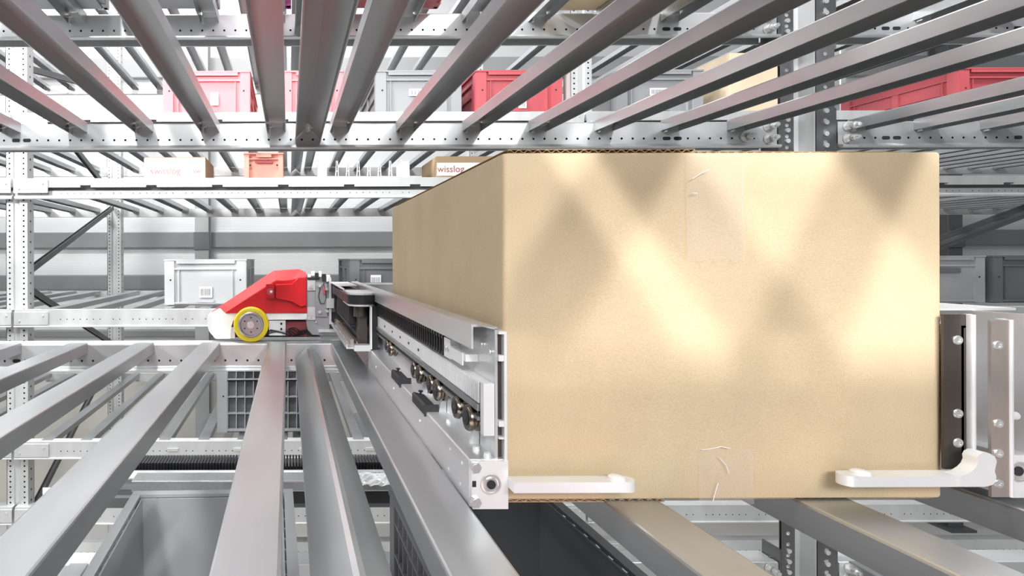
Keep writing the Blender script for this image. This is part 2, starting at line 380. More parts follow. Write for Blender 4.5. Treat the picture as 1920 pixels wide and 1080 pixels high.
for z, nm in ((.309, 'above the carton'), (.557, 'at the top of the picture'), (-.191, 'that the shuttle wheel rolls on'), (-.691, 'under the open grey bins')):
    near_beam(-1.06, 1.108, z, ND, 'long grey perforated beam of the near rack %s' % nm, bolts=[(1.088, -.012), (1.088, -.040)]+([(1.035, -.036)] if z > .3 and z < .4 else []), slots=[-.617, .858])
for z, nm in ((.309, 'upper shelf level'), (.557, 'topmost shelf level'), (-.691, 'bottom shelf level')):
    near_beam(1.246, 2.3, z, ND, 'grey perforated beam right of the bolted post, %s' % nm, bolts=[(1.268, -.012), (1.268, -.040)], slots=[1.355, 1.655])
for z in (.309,):
    t = thing('shelf_beam', 'grey beam of the near rack above and behind the camera, level %s' % ('of the upper shelf' if z < .4 else 'of the topmost shelf'), 'beam', (CX, -.052, z), 'perforated beams of the near rack')
    b = NB(); box(b, -1.1, 1.1, 0, .05, -.055, .0); obj('beam_body', b, BEAMM, t)

# ------------------------------------------------------------------ posts
def near_post(x0, label, z0=-2.2, z1=1.5):
    t = thing('rack_post', label, 'post', (x0, ND, z0), 'upright posts of the racks'); H = z1-z0; b = NB()
    w = .124; M1 = lambda u, v, d: (v, d, u); cs = [.95+.025*k for k in range(110)]
    for (a, c, off) in ((0, .031, 0), (.082, w, .012)):
        m = (a+c)/2
        holed(b, M1, 0, H, a, c, [q+off for q in cs] if True else cs, .0044, .025, .004)
        box(b, a, c, .0042, .006, 0, H)
    obj('flange', b, [DARKSTEEL, STEEL], t); b = NB()  # flanges take the shaded steel colour, the web a lighter one
    prism(b, [(.031, .002), (.034, .002), (.037, .036), (.076, .036), (.079, .002), (.082, .002), (.078, .040), (.034, .040)], 0, H, 'z')
    obj('web', b, [GALV2], t)
    for zz in (.309, .557, -.191, -.691):
        for sx in (-.004, w+.0005):
            b2 = NB(); box(b2, sx-.0002, sx+.0035, .0, .045, zz-z0-.085, zz-z0+.03)
            for q in range(3): cyl(b2, (sx-.006, .02, zz-z0-.07+q*.035), (sx+.009, .02, zz-z0-.07+q*.035), .0035, 8)
            obj('beam_connector', b2, DARKSTEEL, t)
        for q in range(4):
            b3 = NB(); cyl(b3, (.0155, -.0002, zz-z0-.045+q*.024), (.0155, -.004, zz-z0-.045+q*.024), .0052, 10); obj('bolt', b3, STEEL, t)
            b3 = NB(); cyl(b3, (.103, -.0002, zz-z0-.055+q*.026), (.103, -.004, zz-z0-.055+q*.026), .0055, 10); obj('bolt', b3, STEEL, t)
    return t
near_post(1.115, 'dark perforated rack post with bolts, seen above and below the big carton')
def far_post(x0, y, label, z0=-2.2, z1=1.9, holes=True):
    t = thing('rack_post', label, 'post', (x0, y, z0), 'upright posts of the racks'); H = z1-z0; b = NB()
    M1 = lambda u, v, d: (v, d, u); cs = [.75+.020*k for k in range(150)] if holes else []
    holed(b, M1, 0, H, 0, .028, cs, .0036, .020, .004); holed(b, M1, 0, H, .054, .082, cs, .0036, .020, .004)
    prism(b, [(.028, 0), (.034, .006), (.048, .006), (.054, 0), (.054, .008), (.028, .008)], 0, H, 'z')
    M2 = lambda u, v, d: (.082-d, v, u); holed(b, M2, 0, H, .0, .05, cs[::2], .0045, .020, .003)
    box(b, 0, .002, 0, .05, 0, H); box(b, .0, .078, .0045, .0055, 0, H); box(b, .0, .020, .050, .052, 0, H); box(b, .062, .082, .050, .052, 0, H)
    obj('upright', b, [GALV2, HOLE], t); 
    b = NB(); box(b, -.02, .10, -.03, .08, 0, .012); obj('foot_plate', b, GALV2, t)
    return t
far_post(-1.083, FD+.012, 'pale perforated rack post at the left edge, front row of the far rack')
far_post(-1.083, BD-.04, 'pale perforated rack post at the left, back row of the far rack')
far_post(1.083, FD+.012, 'pale perforated rack post right of the dark red bin, front row')
far_post(1.083, BD-.04, 'pale perforated rack post behind the big carton, back row')
far_post(3.25, FD+.012, 'pale perforated rack post at the right, front row beyond the big carton')
far_post(3.25, BD-.04, 'pale perforated rack post at the right, back row', holes=False)

# ------------------------------------------------------------------ far beams
def far_beam(x0, x1, z, kind, label):
    cx = (x0+x1)/2; t = thing('shelf_beam', label, 'beam', (cx, FD-.012, z), 'front beams of the far rack'); a, c = x0-cx, x1-cx
    cs = [a+.1+.025*k for k in range(int((c-a-.2)/.025)) if (k*7) % 11 not in (3, 4)]
    M = lambda u, v, d: (u, d, v); b = NB()
    if kind == 'slot':
        box(b, a, c, 0, .012, -.026, 0)
        xs = [-.644+.125+.25*k-cx for k in range(-12, 20)]; prev = a
        for q in xs:
            if q-.02 <= a or q+.02 >= c: continue
            box(b, prev, q-.020, 0, .012, -.034, -.0262); prev = q+.020
        box(b, prev, c, 0, .012, -.034, -.0262)
        box(b, a, c, .0122, .0135, -.0345, -.024, 1)  # dark backing coloured as the shade inside the notches
        obj('slotted_track', b, [GALV2, DARKCOL], t)
        b = NB(); box(b, a, c, .016, .024, -.045, -.030, 1)  # dark strip stands for the shaded gap under the track
        M = lambda u, v, d: (u, .010+d, v)
        holed(b, M, a, c, -.066, -.046, cs, .0020, .025, .003); box(b, a, c, .0135, .02, -.066, -.046); rbox(b, a, c, .002, .012, -.078, -.066, .003, 'x')
        obj('beam_body', b, [GALV2, DARKCOL], t)
    else:
        box(b, a, c, .0045, .012, -.060, -.002); holed(b, M, a, c, -.046, -.022, cs, .0022, .025, .004)
        box(b, a, c, 0, .004, -.022, 0); box(b, a, c, 0, .004, -.058, -.046); rbox(b, a, c, -.006, .004, -.064, -.058, .0025, 'x'); box(b, a, c, .0, .040, -.0002, .0015)
        obj('beam_body', b, [GALV2, HOLE], t)
        if kind == 'clip':
            for k in range(-6, 7):
                if a < k*.25-cx*0+.05 < c-.06:
                    b = NB(); box(b, k*.25, k*.25+.04, -.004, 0, -.034, -.024); obj('locking_clip', b, STEEL, t)
    for sx in (a, c-.13):
        b = NB(); box(b, sx, sx+.13, -.0042, -.0002, -.055, -.006); cyl(b, (sx+.02, -.0045, -.04), (sx+.02, -.007, -.04), .004, 10); cyl(b, (sx+.11, -.0045, -.02), (sx+.11, -.007, -.02), .004, 10)
        obj('joint_plate', b, GALV2, t)
    return t
BN = {1057: 'highest level', 557: 'under the red and grey bins', 309: 'under the two printed cartons', -191: 'beneath the white bin', -691: 'under the ribbed grey crate', -939: 'lowest level seen'}
for z in (1057, 557, 309, -191, -691, -939):
    kd = 'slot' if z in (309, 557) else ('clip' if z == -691 else 'plain')
    far_beam(-1.04, 1.12, z/1000, kd, 'pale steel front beam of the far rack, %s, middle bay' % BN[z])
    far_beam(-2.6, -1.05, z/1000, kd, 'pale steel front beam of the far rack, %s, left of the post' % BN[z])
    if z > -200: far_beam(1.13, 3.30, z/1000, kd, 'pale steel front beam of the far rack, %s, right bay' % BN[z])
far_beam(1.13, 3.30, -.939, 'plain', 'pale beam low at the right under the big carton, upper of two')
far_beam(1.13, 3.30, -1.075, 'plain', 'pale beam low at the right under the big carton, lower of two')
far_beam(-1.04, 1.12, -1.075, 'plain', 'pale low beam glimpsed beside the open grey bin, lowest of all')
for z in (1057, 557, 309, -191, -691):
    t = thing('rear_shelf_beam', 'grey back beam of the far rack, %s' % BN[z], 'beam', (.8, BD+.016, z/1000), 'back beams of the far rack')
    b = NB(); prism(b, [(0, -.046), (0, 0), (.02, 0), (.02, -.05), (-.004, -.05), (-.004, -.046)], -3.4, 3.9, 'x'); obj('beam_body', b, GALV2, t)

# ------------------------------------------------------------------ braces
def brace(p0, p1, label, w=.018, h=.024, m=None):
    p0, p1 = Vector(p0), Vector(p1); c = (p0+p1)/2; d = (p1-p0)
    b = NB(); bar(b, -d/2, d/2, w, h*.25); u = d.normalized(); n = u.cross(Vector((1, 0, 0))).normalized()
    bar(b, -d/2+Vector((w/2, 0, 0))+n*.0, d/2+Vector((w/2, 0, 0)), .003, h)
    bar(b, -d/2-Vector((w/2, 0, 0)), d/2-Vector((w/2, 0, 0)), .003, h)
    o = obj('diagonal_brace', b, m or DARKSTEEL, loc=c); return tag(o, label, 'brace', 'diagonal braces of the far rack')
F, B_ = FD+.066, BD-.062
brace((-1.045, F, -.06), (-1.045, B_, .307), 'diagonal steel brace rising left to right behind the left perforated post')
brace((-1.045, F, -.10), (-1.045, B_, -.50), 'diagonal steel brace falling behind the left end of the white bin shelf')
brace((-1.045, F, .70), (-1.045, B_, .38), 'diagonal steel brace falling behind the left printed carton')
brace((-1.045, F, -1.05), (-1.045, B_, -.55), 'diagonal steel brace rising below the low shelf at left')
brace((-1.045, F, .76), (-1.045, B_, 1.0), 'thin steel brace behind the red bins at the upper left')
brace((3.30, FD+.12, .02), (3.30, B_-.06, -.25), 'steel brace crossing right of the big carton, falling away')
brace((2.45, FD+.10, .0), (3.2, FD+.20, .235), 'dark diagonal brace right of the big carton', .03, .045, DARKCOL)
brace((1.12, F, .56), (1.12, B_, .85), 'short diagonal brace right of the dark red bin')

# ------------------------------------------------------------------ bins
def make_bin(w, d, h, m, label, loc, rotz=0, card=None, cat='bin', group='plastic bins', name='storage_bin', style='euro', cardm=None, printed=False):
    t = thing(name, label, cat, loc, group, rotz); b = NB(); th = .003; tp = .008; rb = .010 if style == 'ribs' else 0; rm = 1 if name == 'ribbed_crate' else 0
    # tapered shell (front at y=0, back at y=d)
    def ring(ins, z): return [(-w/2+ins, ins, z), (w/2-ins, ins, z), (w/2-ins, d-ins, z), (-w/2+ins, d-ins, z)]
    R = [[b.verts.new(p) for p in ring(i, z)] for i, z in ((tp+.006+rb, 0), (.010+rb, h), (.010+th+rb, h), (tp+.006+th+rb, .004))]
    for i in range(3):
        for k in range(4): face(b, (R[i][k], R[i][(k+1) % 4], R[i+1][(k+1) % 4], R[i+1][k]))
    face(b, R[0][::-1]); face(b, R[3])
    # corner pillars and ribs on the four faces
    def on(side, u0, u1, z0, z1, dep, mi=0, bs=0):
        mi = mi or rm; ins = .009+bs+(.000 if style != 'ribs' else .0)
        if side == 'f': box(b, u0, u1, ins-dep, ins+.004, z0, z1, mi)
        if side == 'b': box(b, u0, u1, d-ins-.004, d-ins+dep, z0, z1, mi)
        if side == 'l': box(b, -w/2+ins-dep, -w/2+ins+.004, u0, u1, z0, z1, mi)
        if side == 'r': box(b, w/2-ins-.004, w/2-ins+dep, u0, u1, z0, z1, mi)
    for sd, L0, L1 in (('f', -w/2, w/2), ('b', -w/2, w/2), ('l', 0, d), ('r', 0, d)):
        pw = min(.042, w*.14)
        on(sd, L0+.004, L0+pw, h*.02, h-.001, .007); on(sd, L1-pw, L1-.004, h*.02, h-.001, .007)
        on(sd, L0+pw, L1-pw, h*.80, h*.835, .006); on(sd, L0+pw, L1-pw, h*.04, h*.075, .006)
        if style == 'euro':
            on(sd, L0+pw+.016, L0+pw+.020, h*.075, h*.80, .004); on(sd, L1-pw-.020, L1-pw-.016, h*.075, h*.80, .004)
            if sd in 'lr': on(sd, (L0+L1)/2-.012, (L0+L1)/2+.012, h*.075, h*.80, .004); on(sd, L0+pw, L1-pw, h*.5, h*.52, .003)
            on(sd, (L0+L1)/2-.035, (L0+L1)/2+.035, h*.075, h*.11, .009)
        elif style == 'ribs':
            n = int((L1-L0-2*pw)/.034)
            for k in range(n+1): on(sd, L0+pw+k*.034, L0+pw+k*.034+.0035, h*.05, h*.99, .005, bs=0); on(sd, L0+pw+k*.034+.0003, L0+pw+k*.034+.0032, h*.05, h*.99, .000, bs=.005); on(sd, L0+pw+k*.034+.0003, L0+pw+k*.034+.0032, h*.05, h*.99, .000, bs=.009)
            for q in (.3, .55, .8): on(sd, L0+pw, L1-pw, h*q, h*q+.004, .006); on(sd, L0+pw, L1-pw, h*q+.0003, h*q+.0037, .0, bs=.005); on(sd, L0+pw, L1-pw, h*q+.0003, h*q+.0037, .0, bs=.009)
    obj('body', b, [m, BINL] if rm else m, t)  # crate: light on ribs and shade between them put into the colours
    b = NB()
    rw = .0175 if style == 'ribs' else .012
    for (x0, x1, y0, y1) in ((-w/2, w/2, 0, rw), (-w/2, w/2, d-rw, d), (-w/2, -w/2+rw, rw+.0002, d-rw-.0002), (w/2-rw, w/2, rw+.0002, d-rw-.0002)):
        rbox(b, x0, x1, y0, y1, h, h+.006, .002, 'z', seg=2)
    for (x0, x1, y0, y1) in ((-w/2+.05, w/2-.05, .0005, .004), (-w/2+.05, w/2-.05, d-.004, d-.0005)): box(b, x0, x1, y0, y1, h-.012, h-.0002)
    obj('rim', b, m, t)
    for sx in (-1, 1):
        b = NB(); cyl(b, (sx*(w/2-.027), .0018, h*.57), (sx*(w/2-.027), .003, h*.57), .0038, 10); obj('pin_hole', b, HOLE, t)
    if style == 'handle':
        b = NB(); rbox(b, -w*.22, w*.22, .0055, .0085, h*.66, h*.76, .004, 'y'); obj('hand_grip', b, HOLE if not cardm else cardm, t)
    if card:
        cxx, cz, cw, ch = card
        b = NB(); box(b, cxx-cw/2, cxx+cw/2, .006, .0075, cz-ch/2, cz+ch/2); c = obj('label_card', b, PAPER, t)
        if printed:
            b = NB(); random.seed(int(abs(cxx)*1e4)+3); x = cxx-cw/2+.004
            while x < cxx+cw/2-.006:
                ww = random.choice((.0012, .002, .003)); box(b, x, x+ww, .0052, .0058, cz-ch*.32, cz+ch*.3); x += ww+.0022
            obj('barcode', b, PRINT, c)
    return t
U = .560
def PX(px, Y): return (px-541)*Y/1000
def row_bin(p0, p1, Y, z, h, m, label, d=.50, **k):
    x0, x1 = PX(p0, Y), PX(p1, Y); return make_bin(x1-x0, d, h, m, label, ((x0+x1)/2, Y, z), **k)
row_bin(305, 471, 2.07, U, .166, BINP, 'coral pink plastic bin at the upper left of the far rack, with a white card', card=(.03, .065, .03, .05))
row_bin(532, 646, 2.07, U, .166, BINP, 'narrow coral pink bin in the middle of the upper far shelf, behind the ridged slat', card=None)
row_bin(705, 868, 2.07, U, .166, BINL, 'light grey bin between two red bins on the upper far shelf', card=(0, .088, .075, .028), printed=True)
row_bin(893, 1057, 2.07, U, .166, BINR, 'dark red bin on the upper far shelf, right of the light grey bin', card=(.015, .045, .03, .04), printed=True)
row_bin(1158, 1322, 2.07, U, .166, BINL, 'light grey bin just left of the tall brown carton on the upper far shelf', card=(0, .088, .075, .028), printed=True)
row_bin(1800, 1990, 2.07, U, .170, BINR, 'red bin at the far right of the upper far shelf, its long side showing', d=.45)
row_bin(457, 533, 2.09, .312, .100, BINO, 'small salmon bin on the printed carton shelf', d=.25, style='handle', cardm=BINR)
row_bin(307, 463, 2.17, -.188, .183, BINW, 'white bin standing left behind the red shuttle', d=.50, card=(.0, .055, .052, .045), printed=True)
row_bin(655, 815, 2.17, -.188, .183, BIND, 'dark grey bin behind the gripper arm, with a small white card', d=.50, card=(-.065, .10, .042, .045), printed=True)
row_bin(1690, 1850, 2.17, -.188, .188, BING, 'grey bin right of the big carton, nearest its edge', d=.40, style='handle', cardm=BIND)
row_bin(1862, 2030, 2.17, -.188, .188, BIND, 'dark grey bin at the right edge beyond the big carton', d=.40)
row_bin(405, 610, 2.10, -.688, .26, BIND, 'grey ribbed crate with bright grid ribs on the low shelf under the shuttle', d=.40, style='ribs', name='ribbed_crate', cat='crate')
# open bins under the near shelf
NB1 = make_bin(.315, .42, .224, BING, 'open grey bin below the slats at lower left, seen from inside', (-.140, .64, -.688), .025, style='ribs', group='open bins on the near bottom shelf')
NB2 = make_bin(.315, .42, .224, BIND, 'open dark grey bin under the big carton and the gripper arm', (.362, .64, -.688), .02, style='ribs', group='open bins on the near bottom shelf')
# bins seen from below on the topmost near shelf
for (x0, x1, m, lb) in ((-.60, -.40, BING, 'grey bin seen from below at the top left corner'), (-.385, -.15, BING, 'grey bin seen from below above the upper left slats'), (-.017, .010, MAG, 'narrow magenta plastic box seen from below between the middle slats'), (.12, .34, BINR, 'red bin seen from below at the top, right of the ridged slat')):
    make_bin(x1-x0, .30, .16, m, lb, ((x0+x1)/2, .906, .5605), group='bins on the topmost near shelf', style='euro' if x1-x0 > .1 else 'plain')

# ------------------------------------------------------------------ cartons in the racks
def carton(w, d, h, label, loc, m=KRAFT2, rotz=0, printed=None, open_top=False, panel=None):
    t = thing('carton', label, 'carton', loc, 'small cartons in the racks', rotz)
    b = NB(); rbox(b, -w/2, w/2, 0, d, 0, h, .002, 'z')
    obj('body', b, m, t)
    b = NB(); box(b, -w/2+.002, w/2-.002, .002, d/2-.001, h, h+.003); box(b, -w/2+.002, w/2-.002, d/2+.001, d-.002, h, h+.003); obj('top_flap', b, m, t)
    if panel:
        b = NB(); box(b, panel[0], panel[1], -.0012, -.0001, panel[2], panel[3]); pn = obj('white_panel', b, PAPER, t)
    if printed:
        for (s, x, z, size, mm) in printed:
            c = bpy.data.curves.new('lettering', 'FONT'); c.body = s; c.size = size; c.extrude = .0003; c.materials.append(mm)
            tmp = bpy.data.objects.new('tmp', c); COL.objects.link(tmp); bpy.context.view_layer.update(); me = bpy.data.meshes.new_from_object(tmp.evaluated_get(bpy.context.evaluated_depsgraph_get())); bpy.data.objects.remove(tmp)
            o = bpy.data.objects.new('lettering', me); COL.objects.link(o); o.parent = t; o.location = (x, -.0018, z); o.rotation_euler = (math.pi/2, 0, 0)
    return t
LOGOF = mat('faded_pink_print', (0.50, 0.30, 0.27), 0.6)
Y1 = 2.06; x0, x1 = PX(270, Y1), PX(386, Y1)
carton(x1-x0, .20, .080, 'pale cream carton with faded lettering, left on the printed carton shelf', ((x0+x1)/2, Y1, .3125), printed=[('swisslog', -.095, .018, .036, LOGOF), ('sw', .070, .020, .030, LOGOF)], panel=(-.1185, .1185, .002, .079), rotz=-.02, m=KRAFT)
x0, x1 = PX(818, Y1), PX(960, Y1)
carton(x1-x0, .22, .080, 'brown carton with a white lettered panel, behind the top corner of the big carton', ((x0+x1)/2, Y1, .3125), m=KRAFT_IN, printed=[('wisslog', -.142, .022, .036, LOGO)], panel=(-.143, .14, .008, .058))
x0, x1 = PX(1370, 2.07), PX(1480, 2.07)
carton(x1-x0, .42, .232, 'tall brown carton on the upper far shelf left of the dark post', ((x0+x1)/2, 2.07, .5605), m=KRAFT2)
carton(.22, .30, .12, 'brown carton seen from below at the top, right of the middle', (.72, .906, .5605), m=KRAFT)

# clear clip tray
t = thing('clip_tray', 'clear plastic tray with a row of upright clips, on the printed carton shelf', 'tray', (PX(683, 2.06), 2.06, .3125))
b = NB(); box(b, -.178, .178, 0, .10, 0, .004); obj('base', b, CLEAR, t)
for sx in (-1, 1):
    b = NB(); x = sx*.160; prism(b, [(x-.017, 0), (x+.017, 0), (x+.015, .07), (x+.010, .066), (x-.010, .066), (x-.015, .07)], .0, .004, 'y'); box(b, x-.017, x-.015, .004, .09, .004, .06); box(b, x+.015, x+.017, .004, .09, .004, .06); obj('end_plate', b, WHITE, t)
for k in range(6):
    x = -.104+k*.0412; b = NB()
    prism(b, [(x-.007, .004), (x-.004, .004), (x-.001, .066), (x-.003, .068)], 0, .012, 'y'); prism(b, [(x+.004, .004), (x+.007, .004), (x+.003, .068), (x+.001, .066)], 0, .012, 'y')
    box(b, x-.005, x+.005, 0.001, .011, .026, .029); obj('clip', b, WHITE, t)

# ------------------------------------------------------------------ the big carton
BX0, BX1, BY0, BY1, BZ0, BZ1 = .1665, .507, .4135, .858, -.1865, .0815
T = thing('shipping_carton', 'big brown cardboard box held between the gripper arms', 'carton', (BX0, BY0, BZ0))
w, d, h = BX1-BX0, BY1-BY0, BZ1-BZ0
def big_box():
    b = NB(); r = .0035; pts = []
    for cx, cy, s in ((w-r, r, -90), (w-r, d-r, 0), (r, d-r, 90), (r, r, 180)):
        for k in range(5):
            a = math.radians(s+90*k/4); pts.append((cx+r*math.cos(a), cy+r*math.sin(a)))
    # add face subdivisions so that sides bulge softly
    rings = []
    zs = [0, .0015]+[h*i/10 for i in range(1, 10)]+[h-.0015, h]
    dense = []
    for i in range(len(pts)):
        p, q = Vector(pts[i]), Vector(pts[(i+1) % len(pts)]); n = 12 if (p-q).length > .05 else 1
        for k in range(n): dense.append(p.lerp(q, k/n))
    for z in zs:
        e = .0007 if z in (0, h) else 0; ring = []
        for p in dense:
            fx = math.sin(math.pi*min(1, max(0, p.x/w))); fy = math.sin(math.pi*min(1, max(0, p.y/d))); fz = math.sin(math.pi*z/h)
            x, y = p.x, p.y
            bul = .0018*fz
            if y < r*1.2: y -= bul*fx*.5
            if x < r*1.2: x += .0012*fz*fy
            if y > d-r*1.2: y += bul*fx
            x = x+e*(1 if x < w/2 else -1); y = y+e*(1 if y < d/2 else -1)
            ring.append(b.verts.new((x, y, z)))
        rings.append(ring)
    n = len(dense)
    for i in range(len(rings)-1):
        for k in range(n): face(b, (rings[i][k], rings[i][(k+1) % n], rings[i+1][(k+1) % n], rings[i+1][k]))
    face(b, rings[0][::-1]); face(b, rings[-1])
    return b
obj('body', big_box(), KRAFT, T, smooth=35)
def corrugated(x0, x1, y0, y1, z, th=.0034, name='flap', amp=.0007):
    """corrugated board whose flutes show along its front edge"""
    b = NB(); box(b, x0, x1, y0, y1, z, z+.0005); box(b, x0, x1, y0, y1, z+th-.0005, z+th)
    n = int((x1-x0)/.0012); A = []; rnd = random.Random(5)
    for i in range(n+1):
        x = x0+(x1-x0)*i/n; zz = z+th/2+math.sin(i*math.pi/3)*(th/2-.0006)
        A.append((b.verts.new((x, y0-rnd.random()*amp, zz-.00025)), b.verts.new((x, y0+.02, zz-.00025)), b.verts.new((x, y0+.02, zz+.00025)), b.verts.new((x, y0-rnd.random()*amp, zz+.00025))))
    for i in range(n):
        for k in range(4): face(b, (A[i][k], A[i][(k+1) % 4], A[i+1][(k+1) % 4], A[i+1][k]))
    return obj(name, b, [KRAFT_IN], T)
corrugated(.004, .150, .0015, d-.004, h+.0001, name='top_flap')
o = corrugated(.1515, w-.030, .003, d-.004, h-.0002, th=.0026, name='top_flap')
o.rotation_euler = (0, math.radians(.25), 0); 
corrugated(.003, .125, .001, d*.4, -.0030, th=.0029, name='bottom_flap')
o = corrugated(.128, w-.004, .004, d*.4, -.0022, th=.0021, name='bottom_flap')
def tape(x0, x1, z0, z1, name='tape_strip', seed=1, wrinkles=()):
    b = NB(); nx, nz = 16, 22; rnd = random.Random(seed); V = []
    for i in range(nx+1):
        col = []
        for j in range(nz+1):
            u, v = i/nx, j/nz; x = x0+(x1-x0)*u; z = z0+(z1-z0)*v
            if j == 0: z += rnd.uniform(-.003, .002)*(1 if seed == 1 else 0)
            y = -.0016-.0003*math.sin(u*9+v*4)-(.0005*abs(math.sin(u*23+v*3)) if v < .25 else 0)
            col.append(b.verts.new((x, y, z)))
        V.append(col)
    for i in range(nx):
        for j in range(nz): face(b, (V[i][j], V[i+1][j], V[i+1][j+1], V[i][j+1]))
    o = obj(name, b, TAPE, T, smooth=180); o['label'] = 'clear wrinkled packing tape'
    b = NB()
    for pts in wrinkles: tube(b, pts, .0003, 5)
    if wrinkles: obj('tape_crease', b, WHITE, o, smooth=60)
P_ = lambda px, py: ((px-541)*BY0/1000-BX0, -.0027, (486-py)*BY0/1000-BZ0)
def q(px0, px1, py0, py1): a = P_(px0, py1); c = P_(px1, py0); return a[0], c[0], a[2], c[2]
x0, x1, z0, z1 = q(1284, 1392, 291, 490); tape(x0, x1, z0, z1, seed=1, wrinkles=[[P_(1294, 339), P_(1306, 331), P_(1324, 322)], [P_(1293, 365), P_(1303, 366)]])
x0, x1, z0, z1 = q(1306, 1408, 842, 946); tape(x0, x1, z0, z1, seed=2, wrinkles=[[P_(1310, 844), P_(1325, 842), P_(1345, 838), P_(1362, 841)], [P_(1342, 858), P_(1355, 872), P_(1360, 888)], [P_(1340, 905), P_(1334, 925), P_(1330, 940)]])

# ------------------------------------------------------------------ shuttle with gripper arms
S = thing('shuttle_robot', 'red and white shuttle robot with a yellow wheel and two telescopic gripper arms', 'robot', (0, 1.24, -.190))
SO = Vector((0, 1.24, -.190))
def so(name, b, m, parent=None, smooth=None):
    bmesh.ops.translate(b, verts=b.verts, vec=-SO)
    return obj(name, b, m, parent or S, smooth=smooth)
YW = 1.236
def WP(px, py, Y=YW): return ((px-541)*Y/1000, (486-py)*Y/1000)
# red cover: profile in x-z extruded in y, with a chamfer towards the front
def cover():
    b = NB()
    top = [WP(389, 589), WP(513, 508), WP(563, 505.5), WP(576, 513)]
    # outline rings: back (full), mid (full), front (inset)
    full = [WP(389, 589), WP(415, 572), WP(511, 509), WP(563, 506.5), WP(575, 512), WP(575.5, 587), WP(425, 587)]
    front = [WP(421, 586.5), WP(423, 586), WP(499, 539), WP(506, 533), WP(575, 517), WP(575.5, 587), WP(425, 587)]
    front = [WP(423, 586.6), WP(424, 586.2), WP(517, 526), WP(546, 526), WP(575, 518), WP(575.5, 587), WP(426, 587)]
    ys = (1.38, 1.285, 1.236)
    R = [[b.verts.new((x, ys[0], z)) for x, z in full], [b.verts.new((x, ys[1], z)) for x, z in full], [b.verts.new((x, ys[2], z)) for x, z in front]]
    for i in range(2):
        for k in range(7): face(b, (R[i][k], R[i][(k+1) % 7], R[i+1][(k+1) % 7], R[i+1][k]))
    face(b, R[0][::-1]); face(b, R[2])
    bmesh.ops.bevel(b, geom=[e for e in b.edges], offset=.0015, segments=2, affect='EDGES')
    return b
cov = so('red_cover', cover(), REDC, smooth=12)
# raised sensor block on the cover face
b = NB(); f1 = 1.2365
pts = [WP(515, 532), WP(546, 531), WP(559, 518.5), WP(574, 518), WP(574, 574), WP(563, 577), WP(545, 567), WP(515, 560)]
in_ = [WP(517, 534), WP(547, 533), WP(560, 521), WP(573, 520), WP(573, 572), WP(564, 574), WP(546, 564), WP(517, 558)]
A = [b.verts.new((x, f1+.004, z)) for x, z in pts]; C_ = [b.verts.new((x, f1-.012, z)) for x, z in in_]
for k in range(8): face(b, (A[k], A[(k+1) % 8], C_[(k+1) % 8], C_[k]))
face(b, A[::-1]); face(b, C_); so('sensor_housing', b, REDC)
b = NB(); x0, z1 = WP(499, 532); x1, z0 = WP(514, 558); rbox(b, x0, x1, f1-.014, f1+.002, z0, z1, .001, 'y'); sb = so('sensor_block', b, REDC)
cxx, czz = WP(507, 546); b = NB(); cyl(b, (cxx, f1-.0145, czz), (cxx, f1-.0135, czz), .0075, 20); so('sensor_lens', b, BINR, smooth=40); b = NB(); cyl(b, (cxx+.002, f1-.016, czz), (cxx+.002, f1-.0145, czz), .003, 12); so('sensor_dot', b, PAPER)
# white lower body
b = NB()
prof = [WP(389, 590), WP(408, 580), WP(421, 587), WP(575.5, 587), WP(575.5, 600), WP(506, 600), WP(500, 600), WP(470, 600), WP(436, 600), WP(432, 612), WP(432, 636), WP(403, 636), WP(391, 622), WP(388, 612)]
prism(b, prof, 1.241, 1.35, 'y'); bmesh.ops.bevel(b, geom=[e for e in b.edges], offset=.0012, segments=2, affect='EDGES')
so('white_bumper', b, WHITE, smooth=50)
# wheel
wx, wz = WP(471, 603.5); wh = thing('x', 'x', 'x'); bpy.data.objects.remove(wh)
b = NB(); R_ = .0405; rz = -.1905+R_
lathe(b, (wx, 1.222, rz), (0, 1, 0), [(0, .030), (0, R_-.003), (.002, R_-.0006), (.004, R_), (.020, R_), (.023, R_-.002), (.024, .030)], 48)
wheel = so('wheel', b, YEL, smooth=40); wheel['label'] = 'yellow wheel tyre'
b = NB(); lathe(b, (wx, 1.2175, rz), (0, 1, 0), [(.003, .006), (.003, .023), (.0, .025), (.0, .0275), (.002, .0295), (.010, .0295)], 48)
hub = obj('hub', b, GREYM, wheel, smooth=35)
bmesh_fix = hub.data
for v in bmesh_fix.vertices: v.co -= SO
for nm, r0, mm, yy in (('hub_cap', .0085, STEEL, 1.2155),):
    b = NB(); lathe(b, (wx, yy, rz), (0, 1, 0), [(0, r0-.001), (.001, r0), (.008, r0)], 24); bmesh.ops.translate(b, verts=b.verts, vec=-SO); obj(nm, b, mm, wheel, smooth=40)
for k in range(6):
    a = math.radians(90+60*k); b = NB(); cyl(b, (wx+.0165*math.cos(a), 1.2200, rz+.0165*math.sin(a)), (wx+.0165*math.cos(a), 1.2225, rz+.0165*math.sin(a)), .0018, 10)
    bmesh.ops.translate(b, verts=b.verts, vec=-SO); obj('wheel_bolt', b, HOLE, wheel)
